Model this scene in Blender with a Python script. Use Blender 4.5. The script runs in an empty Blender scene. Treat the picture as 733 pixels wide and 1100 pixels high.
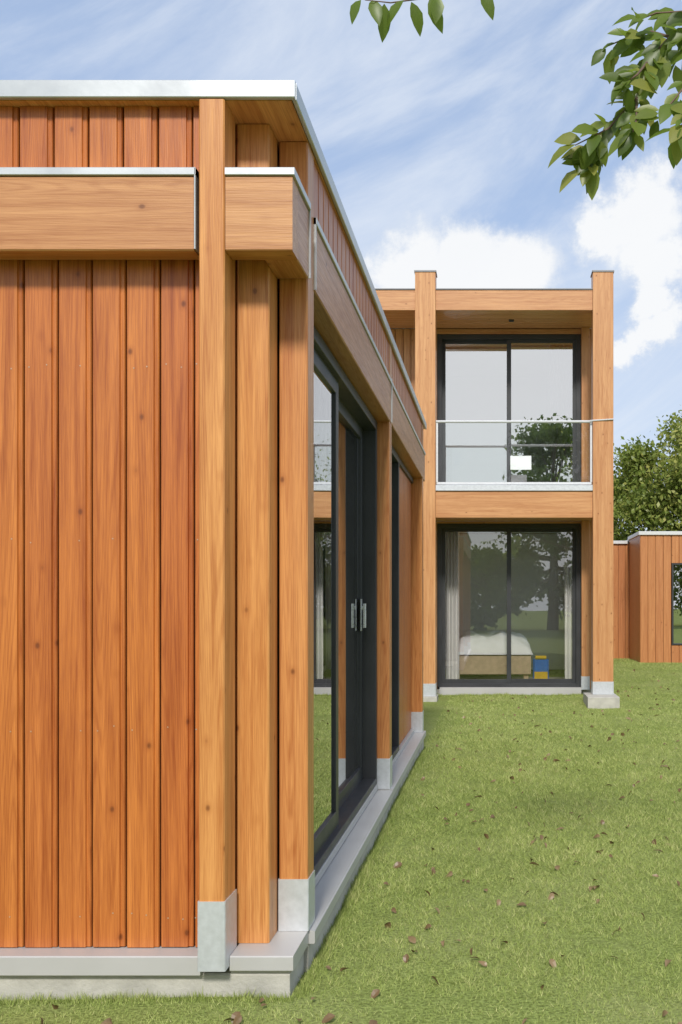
import bpy, bmesh, math, random
import numpy as np
from mathutils import Vector, Matrix, noise as mnoise

random.seed(7); rng = np.random.default_rng(7)
scene = bpy.context.scene
scene.view_settings.view_transform = 'Standard'
scene.view_settings.look = 'None'
scene.view_settings.exposure = 0
COL = scene.collection
WL = {}

# ------------------------------------------------------------------ node helpers
def new_mat(name):
    m = bpy.data.materials.new(name); m.use_nodes = True
    nt = m.node_tree; nt.nodes.clear()
    return m, nt
def nd(nt, typ, ins=None, **props):
    n = nt.nodes.new(typ)
    for k, v in props.items(): setattr(n, k, v)
    if ins:
        for k, v in ins.items():
            s = n.inputs[k]
            if isinstance(v, bpy.types.NodeSocket): nt.links.new(v, s)
            else: s.default_value = v
    return n
def mth(nt, op, a, b=None, c=None, clamp=False):
    ins = {0: a}
    if b is not None: ins[1] = b
    if c is not None: ins[2] = c
    return nd(nt, 'ShaderNodeMath', ins, operation=op, use_clamp=clamp).outputs[0]
def vmth(nt, op, a, b=None):
    ins = {0: a}
    if b is not None: ins[1] = b
    return nd(nt, 'ShaderNodeVectorMath', ins, operation=op)
def mrange(nt, v, a, b, c=0.0, d=1.0, smooth=False):
    n = nd(nt, 'ShaderNodeMapRange', {0: v, 1: a, 2: b, 3: c, 4: d})
    if smooth: n.interpolation_type = 'SMOOTHSTEP'
    return n.outputs[0]
def mixc(nt, f, a, b, blend='MIX'):
    n = nt.nodes.new('ShaderNodeMix'); n.data_type = 'RGBA'; n.blend_type = blend
    for s, v in ((n.inputs[0], f), (n.inputs[6], a), (n.inputs[7], b)):
        if isinstance(v, bpy.types.NodeSocket): nt.links.new(v, s)
        else: s.default_value = v
    return n.outputs[2]
def out(nt, sh):
    o = nt.nodes.new('ShaderNodeOutputMaterial'); nt.links.new(sh, o.inputs[0])
def rgb(r, g, b): return (r, g, b, 1.0)

def wood_mat(name, light, dark, knot=(0.09, 0.028, 0.012), rough=0.34):
    m, nt = new_mat(name)
    g = nd(nt, 'ShaderNodeAttribute', attribute_name='gco').outputs['Vector']
    tone = nd(nt, 'ShaderNodeAttribute', attribute_name='tone').outputs['Fac']
    v0 = vmth(nt, 'MULTIPLY', g, (10, 10, 0.30)).outputs[0]
    n0 = nd(nt, 'ShaderNodeTexNoise', {'Vector': v0, 'Scale': 1.0, 'Detail': 1.0, 'Roughness': 0.3}).outputs[0]
    con = mth(nt, 'SINE', mth(nt, 'MULTIPLY', n0, 200.0))
    con = mrange(nt, con, 0.1, 1, 0, 1)
    v1 = vmth(nt, 'MULTIPLY', g, (300, 300, 9.0)).outputs[0]
    n1 = nd(nt, 'ShaderNodeTexNoise', {'Vector': v1, 'Scale': 1.0, 'Detail': 3.0}).outputs[0]
    v2 = vmth(nt, 'MULTIPLY', g, (34, 34, 1.4)).outputs[0]
    n2 = nd(nt, 'ShaderNodeTexNoise', {'Vector': v2, 'Scale': 1.0, 'Detail': 4.0}).outputs[0]
    f = mth(nt, 'MULTIPLY', con, 0.22)
    f = mth(nt, 'ADD', f, mrange(nt, n1, 0.3, 0.7, 0, 0.48))
    f = mth(nt, 'ADD', f, mrange(nt, n2, 0.3, 0.7, -0.16, 0.52), clamp=True)
    col = mixc(nt, f, rgb(*light), rgb(*dark))
    vk = nd(nt, 'ShaderNodeTexVoronoi', {'Vector': vmth(nt, 'MULTIPLY', g, (8.5, 8.5, 6.0)).outputs[0], 'Scale': 1.0})
    keep = mth(nt, 'GREATER_THAN', nd(nt, 'ShaderNodeSeparateColor', {0: vk.outputs['Color']}).outputs[0], 0.1)
    kf = mth(nt, 'MULTIPLY', mrange(nt, vk.outputs['Distance'], 0.03, 0.10, 1, 0, True), keep)
    col = mixc(nt, mth(nt, 'MULTIPLY', kf, 0.85), col, rgb(*knot))
    hal = mth(nt, 'MULTIPLY', mrange(nt, vk.outputs['Distance'], 0.06, 0.22, 0.35, 0, True), keep)
    col = mixc(nt, hal, col, rgb(*dark))
    hs = nd(nt, 'ShaderNodeHueSaturation', {'Color': col, 'Value': mrange(nt, tone, 0, 1, 0.84, 1.12),
              'Hue': mrange(nt, tone, 0, 1, 0.494, 0.505)}).outputs[0]
    bmp = nd(nt, 'ShaderNodeBump', {'Height': n1, 'Strength': 0.2, 'Distance': 0.004}).outputs[0]
    p = nd(nt, 'ShaderNodeBsdfPrincipled', {'Base Color': hs, 'Roughness': mrange(nt, n1, 0.3, 0.7, rough-0.06, rough+0.1), 'Normal': bmp,
                                            'Specular IOR Level': 0.5})
    out(nt, p.outputs[0]); return m

def simple_mat(name, col, rough=0.6, metal=0.0, var=0.12, nscale=8.0, bump=0.0, bscale=60.0, spec=0.5):
    m, nt = new_mat(name)
    tc = nd(nt, 'ShaderNodeTexCoord').outputs['Object']
    n = nd(nt, 'ShaderNodeTexNoise', {'Vector': tc, 'Scale': nscale, 'Detail': 4.0}).outputs[0]
    a = tuple(c*(1-var) for c in col); b = tuple(min(1, c*(1+var)) for c in col)
    c = mixc(nt, mrange(nt, n, 0.3, 0.7), rgb(*a), rgb(*b))
    p = nd(nt, 'ShaderNodeBsdfPrincipled', {'Base Color': c, 'Roughness': mrange(nt, n, 0.3, 0.7, max(0.02, rough-0.06), min(1, rough+0.06)), 'Metallic': metal, 'Specular IOR Level': spec})
    if bump:
        n2 = nd(nt, 'ShaderNodeTexNoise', {'Vector': tc, 'Scale': bscale, 'Detail': 3.0}).outputs[0]
        b2 = nd(nt, 'ShaderNodeBump', {'Height': n2, 'Strength': bump, 'Distance': 0.01}).outputs[0]
        nt.links.new(b2, p.inputs['Normal'])
    out(nt, p.outputs[0]); return m

def glass_mat(name, base=0.10, ior=1.75, tint=(0.80, 0.85, 0.85)):
    m, nt = new_mat(name)
    fr = nd(nt, 'ShaderNodeFresnel', {'IOR': ior}).outputs[0]
    f = mth(nt, 'ADD', fr, base, clamp=True)
    tc = nd(nt, 'ShaderNodeTexCoord').outputs['Object']
    n = nd(nt, 'ShaderNodeTexNoise', {'Vector': tc, 'Scale': 1.1, 'Detail': 0.5}).outputs[0]
    b = nd(nt, 'ShaderNodeBump', {'Height': n, 'Strength': 0.05, 'Distance': 0.02}).outputs[0]
    gl = nd(nt, 'ShaderNodeBsdfGlossy', {'Color': rgb(0.97, 0.98, 1), 'Roughness': 0.0, 'Normal': b}).outputs[0]
    tr = nd(nt, 'ShaderNodeBsdfTransparent', {'Color': rgb(*tint)}).outputs[0]
    mx = nd(nt, 'ShaderNodeMixShader', {0: f, 1: tr, 2: gl}).outputs[0]
    out(nt, mx); return m

def leaf_mat(name, c0, c1, c2, trans=0.35, gloss=0.06):
    m, nt = new_mat(name)
    tone = nd(nt, 'ShaderNodeAttribute', attribute_name='tone').outputs['Fac']
    r = nd(nt, 'ShaderNodeValToRGB', {0: tone})
    e = r.color_ramp.elements
    e[0].color = rgb(*c0); e[1].color = rgb(*c2); e[1].position = 1.0
    k = e.new(0.55); k.color = rgb(*c1)
    p = nd(nt, 'ShaderNodeBsdfDiffuse', {'Color': r.outputs[0]}).outputs[0]
    if trans > 0:
        t = nd(nt, 'ShaderNodeBsdfTranslucent', {'Color': mixc(nt, 0.35, r.outputs[0], rgb(0.3, 0.4, 0.05))}).outputs[0]
        p = nd(nt, 'ShaderNodeMixShader', {0: trans, 1: p, 2: t}).outputs[0]
    if gloss > 0:
        g = nd(nt, 'ShaderNodeBsdfGlossy', {'Color': rgb(1, 1, 1), 'Roughness': 0.4}).outputs[0]
        p = nd(nt, 'ShaderNodeMixShader', {0: gloss, 1: p, 2: g}).outputs[0]
    out(nt, p); return m

M_CLAD = wood_mat('stained_larch_cladding', (0.64, 0.215, 0.050), (0.33, 0.078, 0.015))
M_POST = wood_mat('stained_larch_post', (0.76, 0.355, 0.115), (0.43, 0.140, 0.032))
M_BEAM = wood_mat('stained_larch_beam', (0.64, 0.32, 0.135), (0.39, 0.150, 0.050))
M_FAR = wood_mat('weathered_larch', (0.68, 0.36, 0.155), (0.45, 0.185, 0.065))
M_ANNEX = wood_mat('annex_larch', (0.60, 0.27, 0.105), (0.42, 0.155, 0.052))
M_DARKW = simple_mat('shaded_backing_board', (0.07, 0.028, 0.011), 0.8)
M_INTW = simple_mat('interior_oak', (0.58, 0.44, 0.28), 0.5, 0, 0.12, 12)
M_GALV = simple_mat('galvanised_steel', (0.62, 0.645, 0.665), 0.40, 0.35, 0.07, 38.0, 0.04, 120)
M_CAP = simple_mat('zinc_capping', (0.55, 0.57, 0.585), 0.38, 0.45, 0.08, 5.0, 0.04, 20)
M_CAPD = simple_mat('dark_zinc_capping', (0.22, 0.22, 0.23), 0.5, 0.3, 0.08, 6.0)
M_SILL = simple_mat('grey_aluminium_sill', (0.50, 0.49, 0.47), 0.45, 0.1, 0.03, 5.0)
M_CONC = simple_mat('cast_concrete', (0.48, 0.46, 0.40), 0.9, 0, 0.16, 9.0, 0.35, 70)
M_FRAME = simple_mat('anthracite_window_frame', (0.038, 0.040, 0.043), 0.42, 0.0, 0.1, 4.0)
M_STEEL = simple_mat('brushed_steel', (0.70, 0.71, 0.72), 0.3, 0.6, 0.05, 30.0)
M_SCREW = simple_mat('screw_head', (0.52, 0.36, 0.25), 0.4, 0.3, 0.05, 30.0)
M_RAIL = simple_mat('satin_aluminium_rail', (0.68, 0.69, 0.70), 0.4, 0.2, 0.04, 30.0)
M_WHITE = simple_mat('white_plaster', (0.86, 0.85, 0.82), 0.9, 0, 0.03, 2.0)
M_CURT = simple_mat('white_curtain_cloth', (0.88, 0.87, 0.84), 0.95, 0, 0.04, 5.0)
M_LINEN = simple_mat('white_bed_linen', (0.88, 0.88, 0.89), 0.9, 0, 0.03, 6.0, 0.3, 14)
M_BLUE = simple_mat('blue_cloth', (0.03, 0.16, 0.55), 0.8)
M_YEL = simple_mat('yellow_cloth', (0.72, 0.47, 0.03), 0.8)
M_FLOOR = simple_mat('interior_floor', (0.42, 0.36, 0.29), 0.5, 0, 0.12, 3.0)
M_GLASSU = glass_mat('upper_window_glass', 0.60, 1.7, (0.97, 0.98, 0.98))
M_GLASS = glass_mat('window_glass', 0.20, 1.5, (0.98, 0.985, 0.985))
M_CLEAR = glass_mat('added_light_window_glass', 0.0, 1.3, (1, 1, 1))  # clear glass for the invented side openings that let daylight in
M_SGLASS = glass_mat('side_window_glass', 0.34, 1.7, (0.70, 0.76, 0.76))
M_RGLASS = glass_mat('railing_glass', 0.02, 1.4, (0.95, 0.98, 0.97))
M_BARK = simple_mat('tree_bark', (0.10, 0.075, 0.05), 0.9, 0, 0.35, 14.0, 0.7, 40)
M_TWIG = simple_mat('twig_bark', (0.16, 0.10, 0.07), 0.8, 0, 0.25, 30.0)
M_LEAFN = leaf_mat('cherry_leaves', (0.075, 0.125, 0.018), (0.18, 0.26, 0.04), (0.42, 0.40, 0.09), 0.55, 0.025)
M_LEAFF = leaf_mat('tree_leaves', (0.07, 0.115, 0.022), (0.22, 0.275, 0.055), (0.42, 0.40, 0.11), 0.3, 0.02)
M_FALL = leaf_mat('fallen_leaf_brown', (0.12, 0.075, 0.035), (0.21, 0.135, 0.065), (0.34, 0.25, 0.13), 0.0, 0.03)
M_BLADE = leaf_mat('grass_blades', (0.19, 0.25, 0.060), (0.37, 0.44, 0.125), (0.58, 0.57, 0.25), 0.0, 0.0)

# ------------------------------------------------------------------ mesh builder
def rect(a0, a1, b0, b1, c=0.0):
    if c <= 0: return [(a0, b0), (a1, b0), (a1, b1), (a0, b1)]
    return [(a0+c, b0), (a1-c, b0), (a1, b0+c), (a1, b1-c), (a1-c, b1), (a0+c, b1), (a0, b1-c), (a0, b0+c)]
class MB:
    def __init__(s): s.v = []; s.f = []; s.g = []; s.t = []; s.m = []
    def prism(s, pts, axis, e0, e1, mat=0, tone=None):
        o = (random.uniform(0, 50), random.uniform(0, 50), random.uniform(0, 50))
        if tone is None: tone = random.uniform(0.3, 0.7)
        b = len(s.v); n = len(pts)
        for e in (e0, e1):
            for (a, c) in pts:
                if axis == 'z': p = (a, c, e)
                elif axis == 'x': p = (e, a, c)
                else: p = (a, e, c)
                s.v.append(p); s.g.append((a+o[0], c+o[1], e+o[2])); s.t.append(tone)
        s.f.append(tuple(b+i for i in range(n))[::-1]); s.m.append(mat)
        s.f.append(tuple(b+n+i for i in range(n))); s.m.append(mat)
        for i in range(n):
            j = (i+1) % n
            s.f.append((b+i, b+j, b+n+j, b+n+i)); s.m.append(mat)
    def box(s, x0, x1, y0, y1, z0, z1, axis='z', c=0.004, mat=0, tone=None):
        if axis == 'z': s.prism(rect(x0, x1, y0, y1, c), 'z', z0, z1, mat, tone)
        elif axis == 'x': s.prism(rect(y0, y1, z0, z1, c), 'x', x0, x1, mat, tone)
        else: s.prism(rect(x0, x1, z0, z1, c), 'y', y0, y1, mat, tone)
        return s
    def tube(s, pts, radii, n=7, mat=0, cap=True):
        b0 = len(s.v); tone = random.random()
        pts = [Vector(p) for p in pts]
        for i, p in enumerate(pts):
            d = (pts[min(i+1, len(pts)-1)] - pts[max(i-1, 0)]).normalized()
            a = d.cross(Vector((0.31, 0.2, 0.93)))
            if a.length < 1e-3: a = d.cross(Vector((1, 0, 0)))
            a.normalize(); bb = d.cross(a)
            for k in range(n):
                th = 2*math.pi*k/n
                q = p + (a*math.cos(th)+bb*math.sin(th))*radii[i]
                s.v.append(tuple(q)); s.g.append(tuple(q)); s.t.append(tone)
        for i in range(len(pts)-1):
            for k in range(n):
                k2 = (k+1) % n
                s.f.append((b0+i*n+k, b0+i*n+k2, b0+(i+1)*n+k2, b0+(i+1)*n+k)); s.m.append(mat)
        if cap:
            s.f.append(tuple(b0+k for k in range(n))[::-1]); s.m.append(mat)
            e = b0+(len(pts)-1)*n
            s.f.append(tuple(e+k for k in range(n))); s.m.append(mat)
    def add(s, verts, faces, mat=0, tone=0.5):
        b = len(s.v)
        for p in verts: s.v.append(tuple(p)); s.g.append(tuple(p)); s.t.append(tone)
        for f in faces: s.f.append(tuple(b+i for i in f)); s.m.append(mat)
    def finish(s, name, mats, parent=None, smooth=False, origin=None, label=None, recalc=True):
        V = np.array(s.v, dtype=float)
        c = (V.min(0)+V.max(0))/2 if origin is None else np.array(origin, dtype=float)
        if origin is None: c[2] = V[:, 2].min()
        me = bpy.data.meshes.new(name)
        me.from_pydata([tuple(p) for p in (V-c)], [], s.f)
        if not isinstance(mats, (list, tuple)): mats = [mats]
        for m in mats: me.materials.append(m)
        me.polygons.foreach_set('material_index', s.m)
        a = me.attributes.new('gco', 'FLOAT_VECTOR', 'POINT'); a.data.foreach_set('vector', np.array(s.g, dtype=np.float32).ravel())
        a = me.attributes.new('tone', 'FLOAT', 'POINT'); a.data.foreach_set('value', np.array(s.t, dtype=np.float32))
        if recalc:
            bm = bmesh.new(); bm.from_mesh(me); bmesh.ops.recalc_face_normals(bm, faces=bm.faces); bm.to_mesh(me); bm.free()
        if smooth: me.polygons.foreach_set('use_smooth', [True]*len(me.polygons))
        me.update()
        ob = bpy.data.objects.new(name, me)
        place(ob, c, parent)
        if label: ob['label'] = label
        return ob
def place(ob, wl, parent=None):
    wl = Vector(wl); WL[ob.name] = wl
    if parent is not None:
        ob.parent = parent; ob.location = wl - WL[parent.name]
    else: ob.location = wl
    COL.objects.link(ob)
def thing(name, label, category, loc, group=None):
    e = bpy.data.objects.new(name, None); e.empty_display_size = 0.2
    place(e, loc); e['label'] = label; e['category'] = category
    if group: e['group'] = group
    return e
def part(name, mat, parent, boxes, split=False, **kw):
    if split:
        return [part(name, mat, parent, [b], **kw) for b in boxes][0]
    mb = MB()
    for b in boxes:
        a = dict(axis='z', c=0.004)
        bb = list(b)
        if len(bb) > 6: a['axis'] = bb[6]
        if len(bb) > 7: a['c'] = bb[7]
        mb.box(*bb[:6], **a)
    return mb.finish(name, mat, parent, **kw)
def bt(): return min(0.85, max(0.15, random.gauss(0.5, 0.12)))

# boards: facing -Y
def clad_front(name, parent, x0, x1, yf, z0, z1, mat, pitch=0.124, phase=0.0, screws=None, back=0.06, depth=0.022, gap=0.0075):
    mb = MB()
    mb.box(x0, x1, yf+0.025, yf+back, z0+0.002, z1-0.002, 'z', 0, 1)
    x = x0 + phase - pitch
    while x < x1 - 0.012:
        a = max(x, x0); b = min(x+pitch-gap, x1)
        if b - a > 0.045:
            yy = yf + random.uniform(-0.0012, 0.0012)
            pts = [(a, yy+depth), (a, yy+0.003), (a+0.003, yy), (b-0.019, yy), (b-0.0165, yy+0.007), (b-0.0145, yy+0.007), (b-0.003, yy+0.005), (b, yy+0.009), (b, yy+depth)]
            mb.prism(pts, 'z', z0+random.uniform(0, 0.003), z1, 0, bt())
            if screws:
                for sz in screws:
                    for sx in (a+0.022, b-0.040):
                        if sx < x0 or random.random() < 0.3: continue
                        cx = sx + random.uniform(-0.005, 0.005); cz = sz + random.uniform(-0.012, 0.012)
                        vs = [(cx+0.0029*math.cos(t*math.pi/4), yy-0.0012, cz+0.0029*math.sin(t*math.pi/4)) for t in range(8)]
                        mb.add(vs, [tuple(range(8))], 2)
        elif b - a > 0.012:
            mb.prism([(a, yf+depth), (a, yf), (b, yf), (b, yf+depth)], 'z', z0, z1, 0, bt())
        x += pitch
    return mb.finish(name, [mat, M_DARKW, M_SCREW], parent)
def clad_side(name, parent, xf, y0, y1, z0, z1, mat, pitch=0.124, sgn=1):
    mb = MB()
    mb.box(*sorted((xf-sgn*0.022, xf-sgn*0.06)), y0, y1, z0+0.002, z1-0.002, 'z', 0, 1)
    y = y0
    while y < y1-0.02:
        b = min(y+pitch-0.009, y1)
        s0 = min(0.014, (b-y)*0.4)
        pts = [(xf-sgn*0.02, y), (xf-sgn*0.012, y), (xf, y+s0), (xf, b), (xf-sgn*0.02, b)]
        mb.prism(pts, 'z', z0, z1, 0, bt())
        y += pitch
    return mb.finish(name, [mat, M_DARKW], parent)

# ------------------------------------------------------------------ sliding door
def sliding_door(parent, face, pl, u0, u1, z0, z1, split=0.5, glass=None, fw=0.06, sw=0.075, handle=None, name='sliding_door', swap=False):
    """face 'S' : faces +X at x=pl, u is Y.  face 'F': faces -Y at y=pl, u is X"""
    def B(mb, a0, a1, w0, w1, c0, c1, ch=0.003, axis=None):
        if face == 'S': mb.box(pl+w0, pl+w1, a0, a1, c0, c1, axis or 'z', ch)
        else: mb.box(a0, a1, pl-w1, pl-w0, c0, c1, axis or 'z', ch)
    h = 'y' if face == 'S' else 'x'
    mb = MB()
    B(mb, u0, u0+fw, -0.12, 0.03, z0, z1); B(mb, u1-fw, u1, -0.12, 0.03, z0, z1)
    B(mb, u0+fw, u1-fw, -0.12, 0.03, z1-fw, z1, axis=h); B(mb, u0+fw, u1-fw, -0.12, 0.03, z0, z0+fw*0.7, axis=h)
    root = mb.finish(name, M_FRAME, parent)
    m = u0 + (u1-u0)*split
    sashes = [(u0+fw*0.8, m+sw*0.5, -0.05, 0.0), (m-sw*0.5, u1-fw*0.8, -0.11, -0.06)]
    if swap: sashes = [(sashes[0][0], sashes[0][1], -0.11, -0.06), (sashes[1][0], sashes[1][1], -0.05, 0.0)]
    zb, zt = z0+fw*0.6, z1-fw*0.8
    for (a, b, w0, w1) in sashes:
        mb = MB()
        B(mb, a, a+sw, w0, w1, zb, zt); B(mb, b-sw, b, w0, w1, zb, zt)
        B(mb, a+sw, b-sw, w0, w1, zt-sw, zt, axis=h); B(mb, a+sw, b-sw, w0, w1, zb, zb+sw*1.1, axis=h)
        mb.finish('sash_frame', M_FRAME, root)
        mb = MB()
        wm = (w0+w1)/2 + 0.012
        if face == 'S': vs = [(pl+wm, a+sw-0.005, zb+sw), (pl+wm, b-sw+0.005, zb+sw), (pl+wm, b-sw+0.005, zt-sw+0.005), (pl+wm, a+sw-0.005, zt-sw+0.005)]
        else: vs = [(a+sw-0.005, pl-wm, zb+sw), (b-sw+0.005, pl-wm, zb+sw), (b-sw+0.005, pl-wm, zt-sw+0.005), (a+sw-0.005, pl-wm, zt-sw+0.005)]
        mb.add(vs, [(0, 1, 2, 3)])
        mb.finish('pane', glass, root, recalc=False)
    if handle is not None:
        u, w, z = handle
        mb = MB()
        B(mb, u-0.026, u+0.026, w, w+0.006, z-0.11, z+0.10, 0.002)
        B(mb, u-0.014, u+0.014, w+0.006, w+0.022, z+0.03, z+0.055, 0.003)
        B(mb, u-0.022, u+0.022, w+0.016, w+0.034, z-0.09, z+0.07, 0.004)
        mb.finish('handle', M_STEEL, root)
    return root

# ================================================================== NEAR HOUSE
NH = thing('timber_house', 'single storey house clad in orange larch with glass sliding doors', 'house', (-2.5, 6.5, -0.16))
screws = [0.12, 0.80, 1.48, 2.12]
clad_front('wall_cladding', NH, -5.0, -1.047, 3.62, 0.005, 2.60, M_CLAD, phase=0.062, screws=screws, back=0.2)
clad_front('wall_cladding', NH, -5.0, -1.047, 3.55, 2.788, 3.028, M_CLAD, phase=0.078, back=0.2)
clad_side('wall_cladding', NH, -0.728, 3.955, 6.755, 2.77, 3.028, M_CLAD)
clad_side('wall_cladding', NH, -0.728, 6.905, 9.75, 2.77, 3.028, M_CLAD)
part('wall_panel', M_CLAD, NH, [(-0.90, -0.842, 3.96, 9.75, 2.50, 3.02, 'y', 0)])
part('wall', M_WHITE, NH, [(-5.0, -0.99, 3.825, 3.90, -0.1, 3.02, 'z', 0), (-5.0, -4.9, 3.92, 9.9, -0.1, 3.02, 'z', 0),
                          (-4.88, -0.85, 9.86, 9.95, -0.1, 3.02, 'z', 0)])
clad_front('wall_cladding', NH, -4.98, -0.86, 9.955, 0, 3.02, M_CLAD)
part('wall_panel', M_CLAD, NH, [(-1.045, -0.845, 3.83, 3.86, 0.0, 3.02), (-0.995, -0.972, 3.66, 3.828, 0.0, 3.02)])
part('floor', M_FLOOR, NH, [(-4.88, -0.90, 3.92, 9.85, -0.10, 0.0, 'y', 0)])
part('ceiling', M_WHITE, NH, [(-4.88, -0.91, 3.92, 9.85, 2.52, 2.56, 'y', 0)])
def post(par, x0, x1, y0, y1, z0, z1, shoe=None, mat=M_POST, tone=None):
    mb = MB(); zb = z0 if shoe is None else shoe
    mb.box(x0, x1, y0, y1, zb, z1, 'z', 0.005, tone=tone)
    p = mb.finish('post', mat, par)
    if shoe is not None:
        mb = MB(); mb.box(x0-0.004, x1+0.004, y0-0.004, y1+0.004, z0, shoe+0.003, 'z', 0.003)
        mb.finish('post_shoe', M_GALV, p)
    return p
post(NH, -1.043, -0.953, 3.495, 3.645, -0.035, 3.026, 0.207, tone=0.6)
post(NH, -0.960, -0.838, 3.68, 3.82, 0.001, 3.026, tone=0.65)
post(NH, -0.832, -0.722, 3.82, 3.95, 0.001, 3.026, 0.196, tone=0.3)
post(NH, -0.842, -0.722, 6.76, 6.90, 0.001, 3.026, 0.206, tone=0.15)
post(NH, -0.842, -0.722, 9.76, 9.90, 0.001, 3.026, 0.200, tone=0.4)
def beam(par, x0, x1, y0, y1, z0, z1, axis, cap=True, mat=M_BEAM, endplate=None, tone=None):
    mb = MB(); mb.box(x0, x1, y0, y1, z0, z1, axis, 0.005, tone=tone)
    p = mb.finish('beam', mat, par)
    if cap:
        mb = MB(); mb.box(x0-0.000, x1+0.008, y0-0.008, y1, z1+0.001, z1+0.028, axis, 0.002)
        if endplate is not None: mb.box(*endplate)
        mb.finish('beam_cap', M_CAP, p)
    return p
beam(NH, -5.0, -1.062, 3.50, 3.60, 2.496, 2.758, 'x', tone=0.5, endplate=(-1.060, -1.054, 3.492, 3.60, 2.50, 2.786))
mb = MB(); mb.box(-0.951, -0.715, 3.50, 3.60, 2.496, 2.758, 'x', 0.004, tone=0.75)
mb.box(-0.838, -0.716, 3.602, 3.806, 2.497, 2.757, 'y', 0.004, tone=0.35)
stub = mb.finish('beam', M_BEAM, NH, label='short corner beam stub wrapping the corner posts')
mb = MB(); mb.box(-0.951, -0.707, 3.492, 3.60, 2.759, 2.786, 'x', 0.002); mb.box(-0.838, -0.707, 3.601, 3.808, 2.759, 2.786, 'y', 0.002)
mb.finish('beam_cap', M_CAP, stub)
part('joint_plate', M_CAP, NH, [(-0.84, -0.709, 3.809, 3.814, 2.50, 2.787, 'z', 0.001), (-0.84, -0.712, 3.947, 3.953, 2.50, 2.787, 'z', 0.001), (-0.84, -0.709, 6.815, 6.822, 2.50, 2.80, 'z', 0.001)], split=True)
beam(NH, -0.838, -0.718, 3.955, 6.81, 2.496, 2.758, 'y', tone=0.2)
beam(NH, -0.838, -0.718, 6.83, 10.05, 2.496, 2.758, 'y', tone=0.3)
roof = part('roof', M_POST, NH, [(-5.1, -0.722, 3.515, 10.08, 3.029, 3.062, 'y', 0.001)])
part('roof_cap', M_CAP, roof, [(-5.12, -0.706, 3.490, 3.512, 3.030, 3.092, 'x', 0.003), (-0.720, -0.704, 3.5125, 10.1, 3.030, 3.092, 'y', 0.003),
                               (-5.12, -5.102, 3.513, 10.1, 3.030, 3.092, 'y', 0.003), (-5.10, -0.721, 3.513, 10.08, 3.063, 3.083, 'y', 0.001),
                               (-2.40, -2.385, 3.486, 3.4895, 3.030, 3.094, 'x', 0.0)])
part('sill', M_SILL, NH, [(-5.0, -1.05, 3.535, 3.66, -0.068, 0.003, 'x', 0.004)])
part('sill', M_SILL, NH, [(-0.948, -0.722, 3.545, 3.835, -0.055, 0.0, 'x', 0.004)])
part('sill', M_SILL, NH, [(-0.90, -0.698, 3.838, 6.745, -0.055, -0.004, 'y', 0.004)])
part('sill', M_SILL, NH, [(-0.90, -0.698, 6.755, 9.93, -0.055, -0.001, 'y', 0.004)])
part('threshold', M_SILL, NH, [(-0.94, -0.80, 3.955, 6.752, 0.0, 0.04, 'y', 0.003), (-0.94, -0.80, 6.905, 9.755, 0.0, 0.04, 'y', 0.003)], split=True)
part('plinth', M_CONC, NH, [(-5.0, -0.738, 3.565, 3.83, -0.40, -0.069, 'x', 0.006), (-0.95, -0.722, 3.831, 9.95, -0.40, -0.057, 'y', 0.006), (-0.948, -0.74, 3.566, 3.829, -0.068, -0.056, 'x', 0.0)])
sliding_door(NH, 'S', -0.835, 3.955, 6.755, 0.042, 2.49, split=0.46, glass=M_SGLASS, handle=(6.60, -0.06, 1.19), sw=0.085)
sliding_door(NH, 'S', -0.835, 6.905, 8.30, 0.042, 2.49, split=0.5, glass=M_SGLASS, sw=0.085)
clad_side('wall_cladding', NH, -0.83, 8.31, 9.755, 0.045, 2.44, M_CLAD)
part('door_header', M_FRAME, NH, [(-0.95, -0.81, 8.305, 9.755, 2.442, 2.49, 'y', 0.003)])

def curtain(par, x0, x1, y, z0, z1, folds=7, amp=0.03, axis='x', mat=None):
    mb = MB(); n = folds*10; rows = 8; vs = []; fs = []
    ph = random.uniform(0, 6)
    for j in range(rows+1):
        for i in range(n+1):
            t = i/n; u = x0+(x1-x0)*t
            w = amp*math.sin(t*folds*2*math.pi+ph+0.25*math.sin(j*0.7)) + 0.01*math.sin(t*23+j*0.4)
            z = z0+(z1-z0)*j/rows
            vs.append((u, y+w, z) if axis == 'x' else (y+w, u, z))
    for j in range(rows):
        for i in range(n):
            a = j*(n+1)+i; fs.append((a, a+1, a+n+2, a+n+1))
    mb.add(vs, fs)
    return mb.finish('curtain', mat or M_CURT, par, smooth=True, recalc=False)
curtain(NH, 4.1, 4.9, -1.02, 0.05, 2.5, axis='y')

# ================================================================== FAR HOUSE
FH = thing('two_storey_house', 'two storey timber house with glass balcony railing and dark sliding doors', 'house', (-1.5, 18.0, -0.2))
YF = 14.86
XL, XR = -6.0, 1.72
def fpost(x0, x1, y0, y1, z0, z1, shoe=None, cap=False, tone=None):
    p = post(FH, x0, x1, y0, y1, z0, z1, shoe, mat=M_FAR, tone=tone)
    if cap:
        mb = MB(); mb.box(x0-0.012, x1+0.012, y0-0.012, y1+0.012, z1+0.001, z1+0.024, 'z', 0.003)
        mb.finish('post_cap', M_CAPD, p)
fpost(-1.208, -0.903, YF, 15.12, -0.11, 6.22, 0.075, True, 0.6)
fpost(1.446, 1.752, YF, 15.12, -0.083, 6.22, 0.105, True, 0.45)
part('footing', M_CONC, FH, [(1.33, 1.79, 14.42, 15.2, -0.5, -0.085, 'x', 0.008)])
part('footing', M_CONC, FH, [(-1.25, -0.88, 14.80, 15.2, -0.5, -0.112, 'x', 0.008)])
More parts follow.
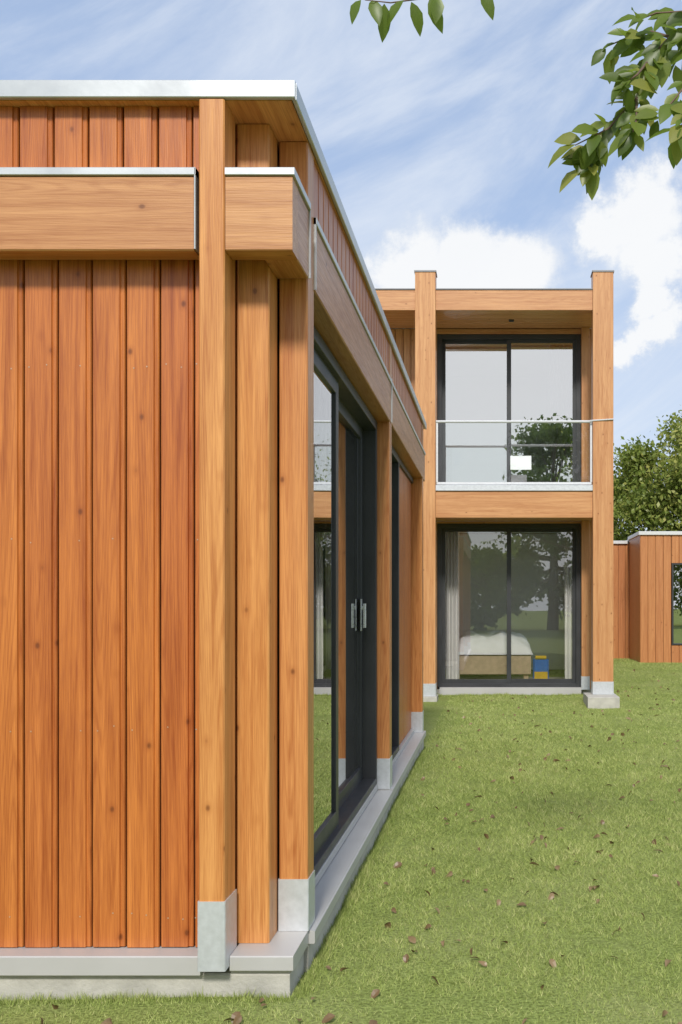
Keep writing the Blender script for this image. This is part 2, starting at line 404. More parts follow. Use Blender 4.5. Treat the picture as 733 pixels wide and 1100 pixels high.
for (a, b) in ((-0.901, 1.444), (XL, -1.210)):
    mb = MB(); mb.box(a, b, 14.90, 15.05, 5.66, 5.965, 'x', 0.005, tone=0.4); bm_ = mb.finish('beam', M_FAR, FH)
    mb = MB(); mb.box(a, b, 14.885, 15.06, 5.966, 5.985, 'x', 0.003); mb.finish('beam_cap', M_CAPD, bm_)
    mb = MB(); mb.box(a, b, 14.90, 15.05, 2.556, 2.955, 'x', 0.005, tone=0.5); mb.finish('beam', M_FAR, FH)
rf = part('roof', M_FAR, FH, [(XL-0.1, 1.70, 15.13, 21.2, 5.93, 5.97, 'y', 0)])
part('roof_cap', M_CAPD, rf, [(XL-0.1, 1.76, 21.21, 21.25, 5.93, 6.02, 'x', 0.003), (1.71, 1.755, 15.13, 21.2, 5.90, 6.02, 'y', 0.003)])
def soffit(z0, z1):
    mb = MB(); y = 15.052
    while y < 15.98:
        mb.box(XL, 1.74, y, min(y+0.118, 15.98), z0, z1, 'x', 0.004, tone=bt()); y += 0.121
    mb.finish('soffit', M_FAR, FH)
soffit(5.69, 5.715); soffit(2.60, 2.625)
part('balcony_slab', M_SILL, FH, [(XL, 1.74, 15.055, 15.94, 2.70, 3.02, 'x', 0.003)])
part('balcony_edge', M_GALV, FH, [(-0.900, 1.443, 14.875, 15.05, 2.958, 3.045, 'x', 0.004)])
OX0, OX1 = -0.945, 1.363
for (a, b, c, d) in ((XL, OX0-0.002, -0.1, 2.598), (XL, OX0-0.002, 3.04, 5.688)):
    clad_front('wall_cladding', FH, a, b, 16.0, c, d, M_FAR, phase=0.05)
fpost(OX1+0.003, OX1+0.13, 15.90, 16.04, -0.10, 2.598, 0.11, tone=0.4)
fpost(OX1+0.003, OX1+0.13, 15.90, 16.04, 3.03, 5.688, tone=0.4)
clad_front('wall_cladding', FH, OX1+0.135, XR, 16.0, -0.1, 2.598, M_FAR)
clad_front('wall_cladding', FH, OX1+0.135, XR, 16.0, 3.04, 5.688, M_FAR)
part('wall_header', M_FAR, FH, [(OX0-0.002, OX1+0.002, 16.0, 16.12, 5.605, 5.688, 'x'), (OX0-0.002, OX1+0.002, 16.0, 16.12, 2.562, 2.598, 'x')], split=True)
part('sill', M_SILL, FH, [(-0.9, 1.36, 15.88, 16.02, -0.19, -0.068, 'x', 0.004)])
part('plinth', M_CONC, FH, [(XL, 1.70, 16.03, 21.1, -0.5, -0.105, 'x', 0.004)])
SY0, SY1 = 16.4, 19.0  # extent of unseen side openings, added to brighten both rooms
part('wall', M_WHITE, FH, [(XL, XL+0.1, 16.08, 21.1, -0.1, 5.92, 'z', 0), (XL+0.11, -1.05, 16.065, 16.12, -0.1, 5.92, 'z', 0), (OX1+0.14, 1.60, 16.065, 16.12, -0.1, 5.92, 'z', 0),
                          (1.56, 1.62, 16.125, SY0, -0.1, 5.92, 'z', 0), (1.56, 1.62, SY1, 20.0, -0.1, 5.92, 'z', 0),
                          (1.56, 1.62, SY0, SY1, -0.1, 0.10, 'z', 0), (1.56, 1.62, SY0, SY1, 2.45, 3.15, 'z', 0), (1.56, 1.62, SY0, SY1, 5.45, 5.92, 'z', 0),
                          (-1.85, -1.80, 16.125, 20.0, -0.1, 5.92, 'z', 0), (-1.79, 1.55, 19.2, 19.3, 2.95, 5.92, 'z', 0),
                          (-1.79, 1.55, 19.2, 19.3, -0.05, 2.62, 'z', 0)])
part('floor', M_FLOOR, FH, [(-1.79, 1.55, 16.13, 19.19, -0.10, -0.055, 'y', 0), (-1.79, 1.55, 16.13, 19.19, 2.95, 3.03, 'y', 0)], split=True)
part('ceiling', M_WHITE, FH, [(-1.79, 1.55, 16.13, 19.19, 2.63, 2.68, 'y', 0), (-1.79, 1.55, 16.13, 19.19, 5.65, 5.70, 'y', 0)], split=True)
for (ya, yb, za, zb_) in ((16.06, SY0, -0.1, 5.92), (SY1, 21.1, -0.1, 5.92), (SY0+0.003, SY1-0.003, -0.1, 0.10), (SY0+0.003, SY1-0.003, 2.45, 3.15), (SY0+0.003, SY1-0.003, 5.45, 5.92)):
    clad_side('wall_cladding', FH, 1.70, ya, yb, za, zb_, M_FAR)
part('wall', M_FAR, FH, [(XL, 1.64, 21.11, 21.17, -0.1, 5.92, 'z', 0)])
sliding_door(FH, 'S', 1.67, SY0+0.002, SY1-0.002, 0.102, 2.448, glass=M_CLEAR, name='added_light_window')  # invented window out of view, lets daylight onto the bed
sliding_door(FH, 'S', 1.67, SY0+0.002, SY1-0.002, 3.152, 5.448, glass=M_CLEAR, name='added_light_window')  # same invented daylight opening for the upper room
sliding_door(FH, 'F', 16.03, OX0, OX1, -0.065, 2.56, split=0.5, fw=0.075, sw=0.07, glass=M_GLASS)
sliding_door(FH, 'F', 16.03, OX0, OX1, 3.06, 5.60, split=0.5, fw=0.075, sw=0.07, swap=True, glass=M_GLASSU)
curtain(FH, -0.82, -0.60, 16.26, -0.04, 2.6, folds=4)
curtain(FH, 1.12, 1.30, 16.26, -0.04, 2.6, folds=3)
curtain(FH, 0.86, 1.30, 16.24, 3.05, 5.64, folds=6)
rail = MB()
rail.tube([(-0.90, 14.93, 4.0), (1.443, 14.93, 4.0)], [0.020, 0.020], 10)
RL = rail.finish('balcony_railing', M_RAIL, FH, smooth=False)
mb = MB(); mb.add([(-0.86, 14.93, 3.09), (1.40, 14.93, 3.09), (1.40, 14.93, 3.978), (-0.86, 14.93, 3.978)], [(0, 1, 2, 3)]); mb.finish('pane', M_RGLASS, RL, recalc=False)
part('bottom_rail', M_RAIL, RL, [(-0.89, 1.43, 14.915, 14.945, 3.055, 3.092, 'x', 0.004)])
part('rail_upright', M_RAIL, RL, [(-0.898, -0.868, 14.915, 14.945, 3.093, 3.976, 'z', 0.003), (1.41, 1.44, 14.915, 14.945, 3.093, 3.976, 'z', 0.003)], split=True)
mb = MB(); mb.tube([(1.40, 14.86, 4.0), (1.75, 14.845, 4.02)], [0.012, 0.012], 8); mb.finish('rail_bracket', M_RAIL, RL)
part('ceiling_spot', M_FRAME, FH, [(0.20, 0.28, 15.48, 15.56, 5.672, 5.689, 'z', 0.01)])

# bed
BED = thing('bed', 'low wooden bed with rumpled white duvet behind the glass door', 'bed', (0.0, 17.4, -0.055))
part('bed_frame', M_INTW, BED, [(-0.72, 0.58, 16.50, 18.4, 0.10, 0.42, 'x', 0.01), (-0.68, -0.60, 16.55, 16.63, -0.054, 0.098), (0.46, 0.54, 16.55, 16.63, -0.054, 0.098), (-0.72, 0.58, 18.41, 18.47, 0.10, 0.60, 'x', 0.01)])
mb = MB(); n = 32; vs = []; fs = []
for j in range(n+1):
    for i in range(n+1):
        u = i/n*2-1; v = j/n*2-1
        e = (1-abs(u)**6)*(1-abs(v)**6)
        z = 0.43 + 0.26*e**0.6 + 0.09*mnoise.noise(Vector((u*2.2, v*2.2, 3)))*e + 0.04*mnoise.noise(Vector((u*6, v*6, 9)))*e + 0.05*(v+1)*e
        vs.append((-0.065+u*0.68, 17.42+v*0.95, max(0.38, z)))
for j in range(n):
    for i in range(n):
        a = j*(n+1)+i; fs.append((a, a+1, a+n+2, a+n+1))
mb.add(vs, fs); mb.finish('duvet', M_LINEN, BED, smooth=True)
mb = MB(); mb.box(0.62, 0.88, 16.6, 16.85, -0.054, 0.34, 'z', 0.03, 0); mb.box(0.66, 0.84, 16.63, 16.8, 0.342, 0.40, 'x', 0.02, 1); mb.box(0.64, 0.86, 16.585, 16.598, 0.0, 0.14, 'x', 0.005, 1)
sb = mb.finish('storage_bag', [M_BLUE, M_YEL], None); sb['label'] = 'blue cloth storage bag with yellow stripe beside the bed'; sb['category'] = 'bag'
# blank white sheet hanging on the inner side of the balcony glass
mb = MB(); n = 6; vs = []; fs = []
for j in range(n+1):
    for i in range(n+1):
        vs.append((0.215+0.315*i/n, 14.942+0.004*math.sin(i*0.9)+0.003*(j/n), 3.28+0.21*j/n))
for j in range(n):
    for i in range(n):
        a = j*(n+1)+i; fs.append((a, a+1, a+n+2, a+n+1))
mb.add(vs, fs); ps = mb.finish('paper_sheet', M_LINEN, None, recalc=False)
ps['label'] = 'blank white paper sheet fixed to the balcony glass'; ps['category'] = 'paper'

# ================================================================== GARDEN ANNEX
AX = thing('timber_annex', 'low flat roofed timber outbuilding with white roof edge and dark window', 'outbuilding', (4.4, 21.8, 0.0))
kw = dict(pitch=0.16, gap=0.004)
clad_front('wall_cladding', AX, 2.985, 3.63, 20.6, 0.04, 2.70, M_ANNEX, **kw)
clad_front('wall_cladding', AX, 3.632, 4.52, 20.6, 0.04, 0.42, M_ANNEX, **kw)
clad_front('wall_cladding', AX, 3.632, 4.52, 20.6, 2.12, 2.70, M_ANNEX, **kw)
clad_front('wall_cladding', AX, 4.522, 7.0, 20.6, 0.04, 2.70, M_ANNEX, **kw)
clad_side('wall_cladding', AX, 2.98, 20.62, 22.3, 0.04, 2.70, M_ANNEX, pitch=0.16, sgn=-1)
clad_front('wall_cladding', AX, 0.5, 2.975, 22.3, 0.04, 2.62, M_ANNEX, **kw)
part('wall', M_WHITE, AX, [(3.05, 7.0, 24.4, 24.5, 0, 2.7, 'z', 0), (6.93, 7.0, 20.67, 24.39, 0, 2.7, 'z', 0), (0.5, 3.04, 24.4, 24.5, 0, 2.7, 'z', 0)])
part('floor', M_FLOOR, AX, [(3.05, 6.9, 20.7, 24.3, -0.1, 0.05, 'y', 0)])
ar = part('roof', M_SILL, AX, [(2.99, 7.0, 20.62, 24.5, 2.702, 2.74, 'y', 0), (0.5, 2.97, 22.32, 24.5, 2.622, 2.66, 'y', 0)])
part('roof_cap', M_RAIL, ar, [(2.95, 7.03, 20.56, 20.60, 2.70, 2.775, 'x', 0.003), (2.945, 2.985, 20.605, 22.28, 2.70, 2.775, 'y', 0.003), (0.48, 2.94, 22.25, 22.29, 2.62, 2.69, 'x', 0.003)])
w = MB()
for b in ((3.635, 3.67, 20.58, 20.66, 0.425, 2.115), (4.48, 4.515, 20.58, 20.66, 0.425, 2.115)): w.box(*b)
w.box(3.672, 4.478, 20.58, 20.66, 2.08, 2.115, 'x'); w.box(3.672, 4.478, 20.58, 20.66, 0.425, 0.46, 'x')
wf = w.finish('window', M_FRAME, AX)
mb = MB(); mb.add([(3.67, 20.62, 0.46), (4.48, 20.62, 0.46), (4.48, 20.62, 2.08), (3.67, 20.62, 2.08)], [(0, 1, 2, 3)]); mb.finish('pane', M_GLASSU, wf, recalc=False)

# ================================================================== GROUND
def sstep(t): t = np.clip(t, 0, 1); return t*t*(3-2*t)
def gh(x, y):
    x = np.asarray(x, float); y = np.asarray(y, float)
    h = -0.165 - 0.035*sstep((y-6)/6.0) + 0.26*sstep((y-15.5)/5.0)
    h = h + 0.012*np.sin(x*1.7+0.5)*np.cos(y*1.1) + 0.006*np.sin(x*4.1+y*3.3)
    h = h - 0.05*np.exp(-((x-1.5)**2+(y-14.3)**2)/0.5)
    return h
def axis_vals(lo, hi, fine0, fine1, step):
    a = list(np.arange(fine0, fine1+1e-6, step))
    s = step
    x = fine1
    while x < hi: s *= 1.35; x += s; a.append(min(x, hi))
    s = step; x = fine0
    while x > lo: s *= 1.35; x -= s; a.insert(0, max(x, lo))
    return np.array(a)
xs = axis_vals(-300, 300, -3, 8, 0.25); ys = axis_vals(-300, 400, 0, 24, 0.25)
X, Y = np.meshgrid(xs, ys); Z = gh(X, Y)
nx, ny = len(xs), len(ys)
V = np.stack([X.ravel(), Y.ravel(), Z.ravel()], 1)
F = [(j*nx+i, j*nx+i+1, (j+1)*nx+i+1, (j+1)*nx+i) for j in range(ny-1) for i in range(nx-1)]
me = bpy.data.meshes.new('ground'); me.from_pydata(V.tolist(), [], F)
me.polygons.foreach_set('use_smooth', [True]*len(F))
gm, nt = new_mat('lawn_soil')
tc = nd(nt, 'ShaderNodeTexCoord').outputs['Object']
a = nd(nt, 'ShaderNodeTexNoise', {'Vector': tc, 'Scale': 1.6, 'Detail': 3.0}).outputs[0]
b = nd(nt, 'ShaderNodeTexNoise', {'Vector': tc, 'Scale': 70.0, 'Detail': 3.0}).outputs[0]
c = mixc(nt, mrange(nt, b, 0.35, 0.65), rgb(0.15, 0.18, 0.05), rgb(0.31, 0.37, 0.11))
c = mixc(nt, mrange(nt, a, 0.4, 0.7, 0, 0.4), c, rgb(0.37, 0.38, 0.16))
bp = nd(nt, 'ShaderNodeBump', {'Height': b, 'Strength': 0.6, 'Distance': 0.02}).outputs[0]
out(nt, nd(nt, 'ShaderNodeBsdfDiffuse', {'Color': c, 'Normal': bp}).outputs[0])
me.materials.append(gm)
G = bpy.data.objects.new('ground', me); COL.objects.link(G); G['kind'] = 'structure'; G['label'] = 'gently undulating green lawn ground'

# grass blades (uncountable)
N = 440000
yy = np.exp(rng.uniform(math.log(2.9), math.log(23.0), N))
lo = np.where(yy < 3.6, -2.3, -0.80); hi = 0.24*yy + 0.9
xx = lo + (hi-lo)*rng.random(N)
keep = ~((xx < -0.73) & (yy > 3.55)) & ~((yy > 15.9) & (xx < 1.75)) & ~((yy > 22.2)) & ~((yy > 20.55) & (xx > 2.95)) & ~((xx > 1.31) & (xx < 1.80) & (yy > 14.4) & (yy < 15.22))
xx, yy = xx[keep], yy[keep]
edge = np.zeros(len(xx))
# taller uncut fringe along the plinths
n1_ = 9000; n2_ = 14000; n3_ = 5000
ex = np.concatenate([rng.uniform(-5.0, -0.72, n1_), -0.715+np.abs(rng.normal(0, 0.02, n2_)), rng.uniform(-0.95, 1.4, n3_)])
ey = np.concatenate([3.555-np.abs(rng.normal(0, 0.02, n1_)), np.exp(rng.uniform(math.log(3.56), math.log(10.0), n2_)), 15.86-np.abs(rng.normal(0, 0.04, n3_))])
xx = np.concatenate([xx, ex]); yy = np.concatenate([yy, ey]); edge = np.concatenate([edge, np.ones(len(ex))]); N = len(xx)
zz = gh(xx, yy) - 0.004
sc = (yy/3.5)**0.5
lowf = 0.5+0.5*np.sin(xx*2.3+1.3*np.sin(yy*1.7))*np.cos(yy*2.1+np.sin(xx*3.1))
mid = np.array([0.5*mnoise.noise(Vector((float(a)*3.0, float(b)*3.0, 0)))+0.8*mnoise.noise(Vector((float(a)*14.0, float(b)*14.0, 4))) for a, b in zip(xx, yy)])
hgt = rng.uniform(0.008, 0.024, N)*(0.85+0.2*lowf+0.6*mid)*np.clip(sc, 1, 1.4)*(1+edge*rng.uniform(0.2, 1.2, N))
wid = rng.uniform(0.0009, 0.0020, N)*sc
ang = rng.uniform(0, 2*math.pi, N); lean = rng.uniform(0.3, 1.4, N)*(1-0.5*edge); la = rng.uniform(0, 2*math.pi, N)
dx, dy = np.cos(ang)*wid, np.sin(ang)*wid
tipx = xx + np.cos(la)*hgt*lean; tipy = yy + np.sin(la)*hgt*lean
vv = np.empty((N, 3, 3), np.float32)
vv[:, 0] = np.stack([xx-dx, yy-dy, zz], 1); vv[:, 1] = np.stack([xx+dx, yy+dy, zz], 1); vv[:, 2] = np.stack([tipx, tipy, zz+hgt], 1)
tn = np.clip(0.48 + 0.12*(lowf-0.5) + 0.34*mid + rng.normal(0, 0.22, N), 0, 1)
def tri_mesh(name, vv, tn, mat, k=3):
    n = vv.shape[0]
    me = bpy.data.meshes.new(name)
    me.vertices.add(n*k); me.vertices.foreach_set('co', vv.reshape(-1))
    me.loops.add(n*k); me.loops.foreach_set('vertex_index', np.arange(n*k, dtype=np.int32))
    me.polygons.add(n); me.polygons.foreach_set('loop_start', np.arange(0, n*k, k, dtype=np.int32))
    me.polygons.foreach_set('loop_total', np.full(n, k, dtype=np.int32))
    me.update(calc_edges=True)
    a = me.attributes.new('tone', 'FLOAT', 'POINT'); a.data.foreach_set('value', np.repeat(tn, k).astype(np.float32))
    me.materials.append(mat); return me
GB = bpy.data.objects.new('grass', tri_mesh('grass', vv, tn, M_BLADE)); COL.objects.link(GB)
GB['kind'] = 'stuff'; GB['label'] = 'short green lawn grass blades'; GB['category'] = 'grass'

# ================================================================== LEAVES
def leaf_geo(mb, base, d, up, L, W, tone, curl=0.15):
    d = d.normalized(); s = d.cross(up)
    if s.length < 1e-3: s = d.cross(Vector((1, 0, 0)))
    s.normalize(); n = s.cross(d).normalized()
    prof = [(0.0, 0.02), (0.18, 0.62), (0.42, 1.0), (0.68, 0.80), (0.87, 0.38), (1.0, 0.0)]
    vs = []; fs = []
    for (t, w) in prof:
        c = base + d*(L*t) - n*(curl*L*t*t)
        e = 0.16*W*w
        vs += [c + s*(W*0.5*w) + n*e, c, c - s*(W*0.5*w) + n*e]
    for i in range(len(prof)-1):
        a = i*3; fs += [(a, a+1, a+4, a+3), (a+1, a+2, a+5, a+4)]
    mb.add(vs, fs, 0, tone)

OT = thing('overhanging_tree', 'garden tree with thin drooping leafy branches over the lawn', 'tree', (3.1, 1.2, -0.17))
mb = MB()
tr = [(3.1, 1.2, -0.25), (3.08, 1.22, 0.8), (3.0, 1.3, 1.8), (2.95, 1.35, 2.8), (3.05, 1.3, 3.9), (3.1, 1.2, 5.0), (3.2, 1.1, 6.0)]
mb.tube(tr, [0.16, 0.13, 0.115, 0.10, 0.075, 0.045, 0.015], 12)
mb.finish('trunk', M_BARK, OT, smooth=True)
def PP(px, py, d): return Vector(((px-533)/1070*d, d, 1.25-(py-650)/1070*d))
limbs = MB()
tips = []
mainb = [Vector((2.97, 1.33, 2.5)), Vector((2.2, 2.2, 2.95)), Vector((1.4, 2.9, 3.15)), PP(765, 25, 3.2), PP(720, 40, 3.2), PP(697, 65, 3.22), PP(684, 105, 3.2), PP(654, 138, 3.18), PP(618, 156, 3.15)]
limbs.tube(mainb, [0.05, 0.032, 0.018, 0.008, 0.0055, 0.005, 0.004, 0.003, 0.0018], 8)
subs = [
 [mainb[3], PP(742, 85, 3.15), PP(722, 110, 3.12), PP(708, 125, 3.1)],
 [mainb[4], PP(700, 34, 3.25), PP(675, 40, 3.28), PP(652, 50, 3.3)],
 [mainb[5], PP(685, 80, 3.12), PP(668, 92, 3.1)],
 [mainb[3], PP(748, 110, 3.1), PP(735, 130, 3.05), PP(728, 145, 3.05)],
 [mainb[2], PP(775, 5, 3.3), PP(740, 12, 3.32), PP(705, 14, 3.35), PP(680, 24, 3.35)],
 [mainb[7], PP(646, 158, 3.22), PP(636, 172, 3.22), PP(630, 180, 3.22)],
 [mainb[6], PP(684, 128, 3.08), PP(680, 142, 3.05)],
 [mainb[3], PP(750, 50, 3.4), PP(730, 62, 3.45), PP(715, 70, 3.45)],
]
for sb_ in subs: limbs.tube(sb_, list(np.linspace(0.005, 0.0018, len(sb_))), 6)
upb = [Vector((2.97, 1.34, 2.9)), Vector((2.0, 2.2, 3.6)), Vector((1.0, 2.8, 3.55)), PP(640, -70, 3.1), PP(560, -25, 3.1), PP(520, -8, 3.1), PP(470, -4, 3.1), PP(420, 3, 3.08), PP(392, 0, 3.05)]
limbs.tube(upb, [0.045, 0.03, 0.016, 0.008, 0.005, 0.004, 0.003, 0.002, 0.0012], 8)
for (a, b) in [((3.0, 1.3, 3.2), (4.6, 0.6, 4.4)), ((3.05, 1.3, 3.6), (2.3, -0.2, 4.9)), ((3.08, 1.25, 4.2), (3.9, 2.4, 5.2)), ((3.08, 1.22, 4.6), (2.6, 1.9, 5.8)), ((3.0, 1.3, 3.0), (4.2, 0.0, 3.6))]:
    a = Vector(a); b = Vector(b); limbs.tube([a, a.lerp(b, 0.5)+Vector((0, 0, 0.12)), b], [0.04, 0.025, 0.008], 7); tips.append(b); tips.append(a.lerp(b, 0.6)+Vector((0, 0, 0.12)))
limbs.finish('limbs', M_TWIG, OT, smooth=True)
lf = MB(); rr = random.Random(5)
def spray(path, i0, count, L=(0.055, 0.11), drop=0.4):
    pts = path[i0:]
    for k in range(count):
        t = (k+rr.random()*0.6)/count*(len(pts)-1)
        i = min(int(t), len(pts)-2); f = t-i
        p = pts[i].lerp(pts[i+1], min(f, 1)); d = (pts[i+1]-pts[i]).normalized()
        side = Vector((rr.uniform(-1.1, 0.9), rr.uniform(-0.7, 0.7), rr.uniform(-0.9, 0.8)))
        dd = d*rr.uniform(0.2, 0.9) + side*0.9 + Vector((0, 0, -drop*rr.uniform(0.2, 1.2)))
        up = Vector((rr.uniform(-0.7, 0.7), rr.uniform(-1.8, -0.2), rr.uniform(0.2, 1)))
        l = rr.uniform(*L)
        leaf_geo(lf, p + dd.normalized()*0.016, dd, up, l, l*rr.uniform(0.44, 0.58), min(1, max(0, rr.gauss(0.5, 0.28))), rr.uniform(0.05, 0.35))
spray(mainb, 3, 60)
for sb_ in subs: spray(sb_, 0, 17)
for q in [(388, 0), (400, 0), (413, 4), (434, 0), (442, 2), (462, -3), (470, -4), (517, -8)]:
    p = PP(q[0], q[1], 3.07)
    leaf_geo(lf, p, Vector((rr.uniform(-0.8, 0.7), rr.uniform(-0.3, 0.3), -0.8)), Vector((rr.uniform(-.5, .5), -1, 0.4)), rr.uniform(0.06, 0.11), 0.044, rr.uniform(0.15, 0.65), 0.25)
for tp in tips:
    for k in range(130):
        p = tp + Vector((rr.gauss(0, 0.42), rr.gauss(0, 0.42), rr.gauss(0, 0.34)))
        if p.x < 1.9: continue
        leaf_geo(lf, p, Vector((rr.uniform(-1, 1), rr.uniform(-1, 1), rr.uniform(-1, 0.3))), Vector((rr.uniform(-.6, .6), rr.uniform(-.6, .6), 1)), rr.uniform(0.08, 0.12), 0.05, rr.random(), 0.2)
lf.finish('leaves', M_LEAFN, OT, recalc=False, smooth=True)

def tree(label, x, y, h, r, nleaf=9000, ls=0.16, zb=0.0, group=None, tonebias=0.0, low=0.28, ncl=26, mat=None):
    T = thing('tree', label, 'tree', (x, y, zb), group)
    mb = MB(); q = random.Random(int(x*131+y*17))
    mb.tube([(x, y, zb-0.2), (x+q.uniform(-.1, .1), y, zb+h*0.2), (x+q.uniform(-.2, .2), y+q.uniform(-.2, .2), zb+h*0.5), (x, y, zb+h*0.85)], [h*0.03, h*0.022, h*0.014, h*0.004], 9)
    cl = []
    for k in range(ncl):
        th = q.uniform(0, 6.283); t = q.random()
        zz_ = zb + h*(low+(0.94-low)*t); rad = r*math.sqrt(max(0.05, 1-((t-0.38)/0.68)**2))*q.uniform(0.35, 0.95)
        c = Vector((x+math.cos(th)*rad, y+math.sin(th)*rad, zz_)); cl.append((c, r*q.uniform(0.22, 0.42), q.uniform(-0.2, 0.2)))
        s = Vector((x, y, zb+h*(0.2+0.45*t)))
        mb.tube([s, s.lerp(c, 0.5)+Vector((0, 0, -0.1)), c], [h*0.009, h*0.006, h*0.002], 6)
    cl.append((Vector((x, y, zb+h*0.9)), r*0.3, 0.1))
    mb.finish('trunk', M_BARK, T, smooth=True)
    g = np.random.default_rng(int(abs(x*37+y*11)))
    idx = g.integers(0, len(cl), nleaf)
    C = np.array([tuple(c[0]) for c in cl])[idx]; R = np.array([c[1] for c in cl])[idx]; TB = np.array([c[2] for c in cl])[idx]
    d = g.normal(size=(nleaf, 3)); d /= np.linalg.norm(d, axis=1)[:, None]
    rad = R*(g.random(nleaf)**0.45)*(1+0.25*g.normal(size=nleaf))
    d2 = d*np.array([1, 1, 0.75]); Pn = C + d2*rad[:, None]
    a = g.normal(size=(nleaf, 3)); a[:, 2] -= 0.3; a /= np.linalg.norm(a, axis=1)[:, None]
    b = np.cross(a, g.normal(size=(nleaf, 3))); b /= np.linalg.norm(b, axis=1)[:, None]
    L = ls*g.uniform(0.6, 1.3, nleaf)[:, None]
    vv = np.empty((nleaf, 4, 3), np.float32)
    vv[:, 0] = Pn-a*L*0.5; vv[:, 1] = Pn+b*L*0.28; vv[:, 2] = Pn+a*L*0.5; vv[:, 3] = Pn-b*L*0.28
    tn = np.clip(0.42+tonebias+TB+g.normal(0, 0.16, nleaf), 0, 1)
    o = np.array([x, y, zb], np.float32)
    ob = bpy.data.objects.new('crown', tri_mesh('crown', vv-o, tn, M_LEAFF, 4)); place(ob, o, T)
    return T
tree('leafy deciduous tree with yellowish green crown behind the outbuilding', 5.6, 29.0, 6.9, 2.6, 50000, 0.14, tonebias=0.15, low=0.22, ncl=70)
tree('green deciduous tree behind the outbuilding', 3.7, 31.0, 5.4, 1.8, 26000, 0.15, low=0.2, ncl=44, tonebias=0.08)
tree('broad green deciduous tree behind the outbuilding', 9.0, 31.0, 7.4, 2.8, 16000, 0.2, low=0.2, ncl=36)
for (x, h, r) in [(-16, 7, 3.2), (-10.5, 6, 2.8), (-5.5, 6.5, 3), (-0.8, 4.6, 2.2), (3.2, 12.0, 3.6), (9.4, 7.5, 3.0), (14, 7, 3.2), (18, 8, 3.4)]:
    tree('garden boundary tree with a dense green crown', x, -24-abs(x)*0.2, h, r, 12000 if x == 3.2 else 5000, 0.34, zb=-0.16, group='trees along the garden boundary', low=0.12, ncl=34, tonebias=-0.25)

# fallen leaves
proto = MB(); leaf_geo(proto, Vector((-0.025, 0, 0)), Vector((1, 0, 0.1)), Vector((0, 0, 1)), 0.05, 0.034, 0.35, 0.6)
proto2 = MB(); leaf_geo(proto2, Vector((-0.02, 0, 0)), Vector((1, 0, 0.25)), Vector((0, 0.4, 1)), 0.045, 0.028, 0.7, 0.9)
protos = []
for p in (proto, proto2):
    o = p.finish('fallen_leaf', M_FALL, None, origin=(0, 0, 0), recalc=False); protos.append(o)
first = [True, True]; placed = 0
while placed < 292:
    y = math.exp(rr.uniform(math.log(3.2), math.log(19))); x = rr.uniform(-0.65 if y > 3.5 else -1.8, 0.19*y+0.05)
    if y > 15.5 and x < 1.9: continue
    i = 0 if rr.random() < 0.55 else 1
    if first[i]: o = protos[i]; first[i] = False
    else: o = protos[i].copy(); COL.objects.link(o)
    o.location = (x, y, float(gh(x, y))+0.018)
    o.rotation_euler = (rr.uniform(-0.8, 0.8), rr.uniform(-0.8, 0.8), rr.uniform(0, 6.28)); s = rr.uniform(0.4, 0.9)*(1+0.04*y); o.scale = (s, s, s)
    o['label'] = 'small dry brown leaf lying on the lawn'; o['category'] = 'leaf'; o['group'] = 'fallen leaves scattered on the lawn'
    placed += 1

# ================================================================== LIGHT + SKY
SUN_EL = math.radians(39); az = math.radians(-1.0)
sd = Vector((-math.sin(az)*math.cos(SUN_EL), -math.cos(az)*math.cos(SUN_EL), math.sin(SUN_EL)))
L = bpy.data.lights.new('sun', 'SUN'); L.energy = 3.1; L.angle = math.radians(8); L.color = (1.0, 0.96, 0.90)
lo_ = bpy.data.objects.new('sun', L); lo_.rotation_euler = (-sd).to_track_quat('-Z', 'Y').to_euler(); lo_.location = (0, -5, 12); COL.objects.link(lo_)
W = bpy.data.worlds.new('World'); scene.world = W; W.use_nodes = True
nt = W.node_tree; nt.nodes.clear()
sky = nd(nt, 'ShaderNodeTexSky', sky_type='NISHITA', sun_disc=False, sun_elevation=SUN_EL, sun_rotation=math.pi+az, air_density=1.0, dust_density=2.0, ozone_density=1.0)
STR = 0.15
d = nd(nt, 'ShaderNodeTexCoord').outputs['Generated']
nz = nd(nt, 'ShaderNodeTexNoise', {'Vector': d, 'Scale': 16.0, 'Detail': 8.0, 'Roughness': 0.66})
off = vmth(nt, 'SCALE', vmth(nt, 'SUBTRACT', nz.outputs['Color'], (0.5, 0.5, 0.5)).outputs[0]); off.inputs['Scale'].default_value = 0.10
dd = vmth(nt, 'ADD', d, off.outputs[0]).outputs[0]
acc = None
def dirv(px, py):
    v = Vector((px-533, 1070, 650-py)); v.normalize(); return tuple(v)
blobs = [(505, 290, 50), (550, 304, 48), (440, 298, 52), (692, 222, 44), (652, 250, 40), (708, 272, 38), (695, 315, 28), (703, 350, 30), (680, 378, 26), (300, 320, 60)]
for (px, py, r) in blobs:
    ds = vmth(nt, 'DISTANCE', dd, dirv(px, py)).outputs['Value']
    v = mth(nt, 'SUBTRACT', 1.0, mth(nt, 'DIVIDE', ds, r/1070*1.15))
    acc = v if acc is None else mth(nt, 'SMOOTH_MAX', acc, v, 0.12)
added_bank = vmth(nt, 'DISTANCE', dd, (0.1, -0.93, 0.26)).outputs['Value']  # unseen cloud added behind the camera to brighten window reflections
acc2 = mth(nt, 'MAXIMUM', acc, mth(nt, 'SUBTRACT', 1.0, mth(nt, 'DIVIDE', added_bank, 0.42)))
cum = mrange(nt, acc2, -0.10, 0.50, 0, 0.94, True)
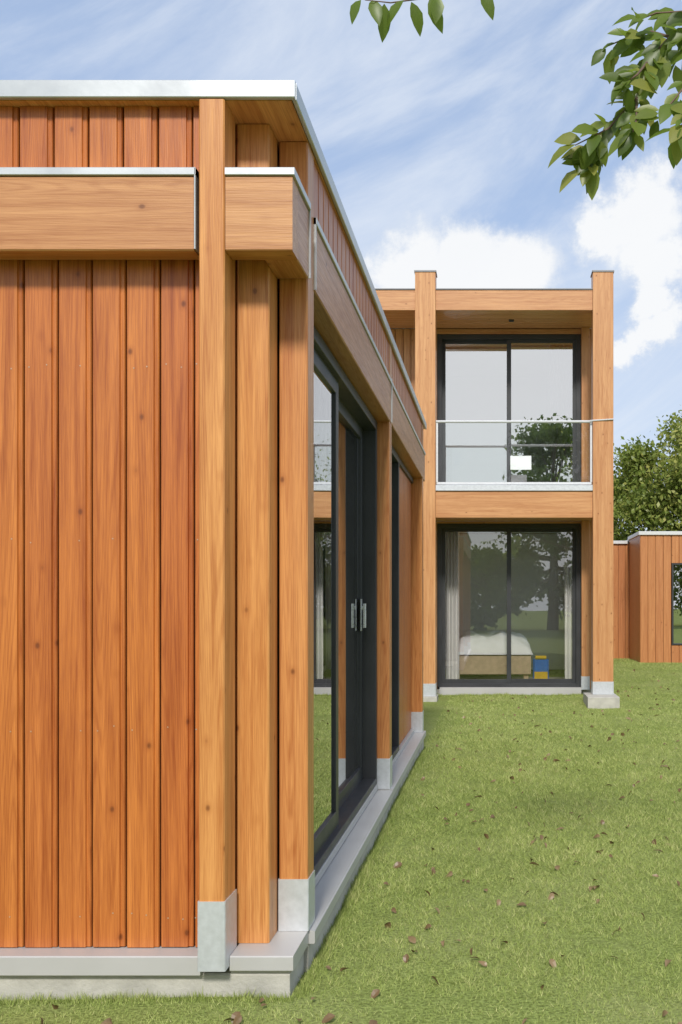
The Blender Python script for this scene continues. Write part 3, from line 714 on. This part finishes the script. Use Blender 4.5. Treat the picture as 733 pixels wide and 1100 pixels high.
aa = vmth(nt, 'DOT_PRODUCT', d, (0.86, 0.0, 0.5)).outputs['Value']; bb = vmth(nt, 'DOT_PRODUCT', d, (-0.5, 0.0, 0.86)).outputs['Value']
sxyz = nd(nt, 'ShaderNodeSeparateXYZ', {0: d})
wv = nd(nt, 'ShaderNodeCombineXYZ', {0: mth(nt, 'MULTIPLY', aa, 2.6), 1: mth(nt, 'MULTIPLY', bb, 9.0), 2: mth(nt, 'MULTIPLY', sxyz.outputs[1], 2.0)}).outputs[0]
wn = nd(nt, 'ShaderNodeTexNoise', {'Vector': wv, 'Scale': 1.0, 'Detail': 8.0, 'Roughness': 0.6, 'Distortion': 0.4}).outputs[0]
wisp = mrange(nt, wn, 0.37, 0.70, 0.0, 0.76, True)
shade = mrange(nt, mth(nt, 'ADD', acc2, mth(nt, 'MULTIPLY', nz.outputs[0], 0.9)), 0.35, 0.95, 0.0, 1.0, True)
ccol = mixc(nt, shade, rgb(0.70/STR, 0.77/STR, 0.88/STR), rgb(0.96/STR, 0.97/STR, 0.98/STR))
s0 = mixc(nt, 0.66, sky.outputs[0], rgb(0.48/STR, 0.62/STR, 0.89/STR))
s0 = mixc(nt, mrange(nt, sxyz.outputs[2], 0.0, 0.38, 0.6, 0.0, True), s0, rgb(0.78/STR, 0.85/STR, 0.95/STR))
s1 = mixc(nt, wisp, s0, rgb(0.80/STR, 0.86/STR, 0.95/STR))
s2 = mixc(nt, cum, s1, ccol)
bg = nd(nt, 'ShaderNodeBackground', {'Color': s2, 'Strength': STR})
wo = nt.nodes.new('ShaderNodeOutputWorld'); nt.links.new(bg.outputs[0], wo.inputs[0])

# ================================================================== CAMERA
cam = bpy.data.cameras.new('camera'); co = bpy.data.objects.new('camera', cam); COL.objects.link(co)
co.location = (0, 0, 1.25); co.rotation_euler = (math.radians(90), 0, 0)
cam.sensor_fit = 'VERTICAL'; cam.sensor_height = 36; cam.lens = 35.02
cam.shift_x = -166.5/1100; cam.shift_y = 100/1100
cam.clip_start = 0.05; cam.clip_end = 2000
scene.camera = co
print('grass', N)
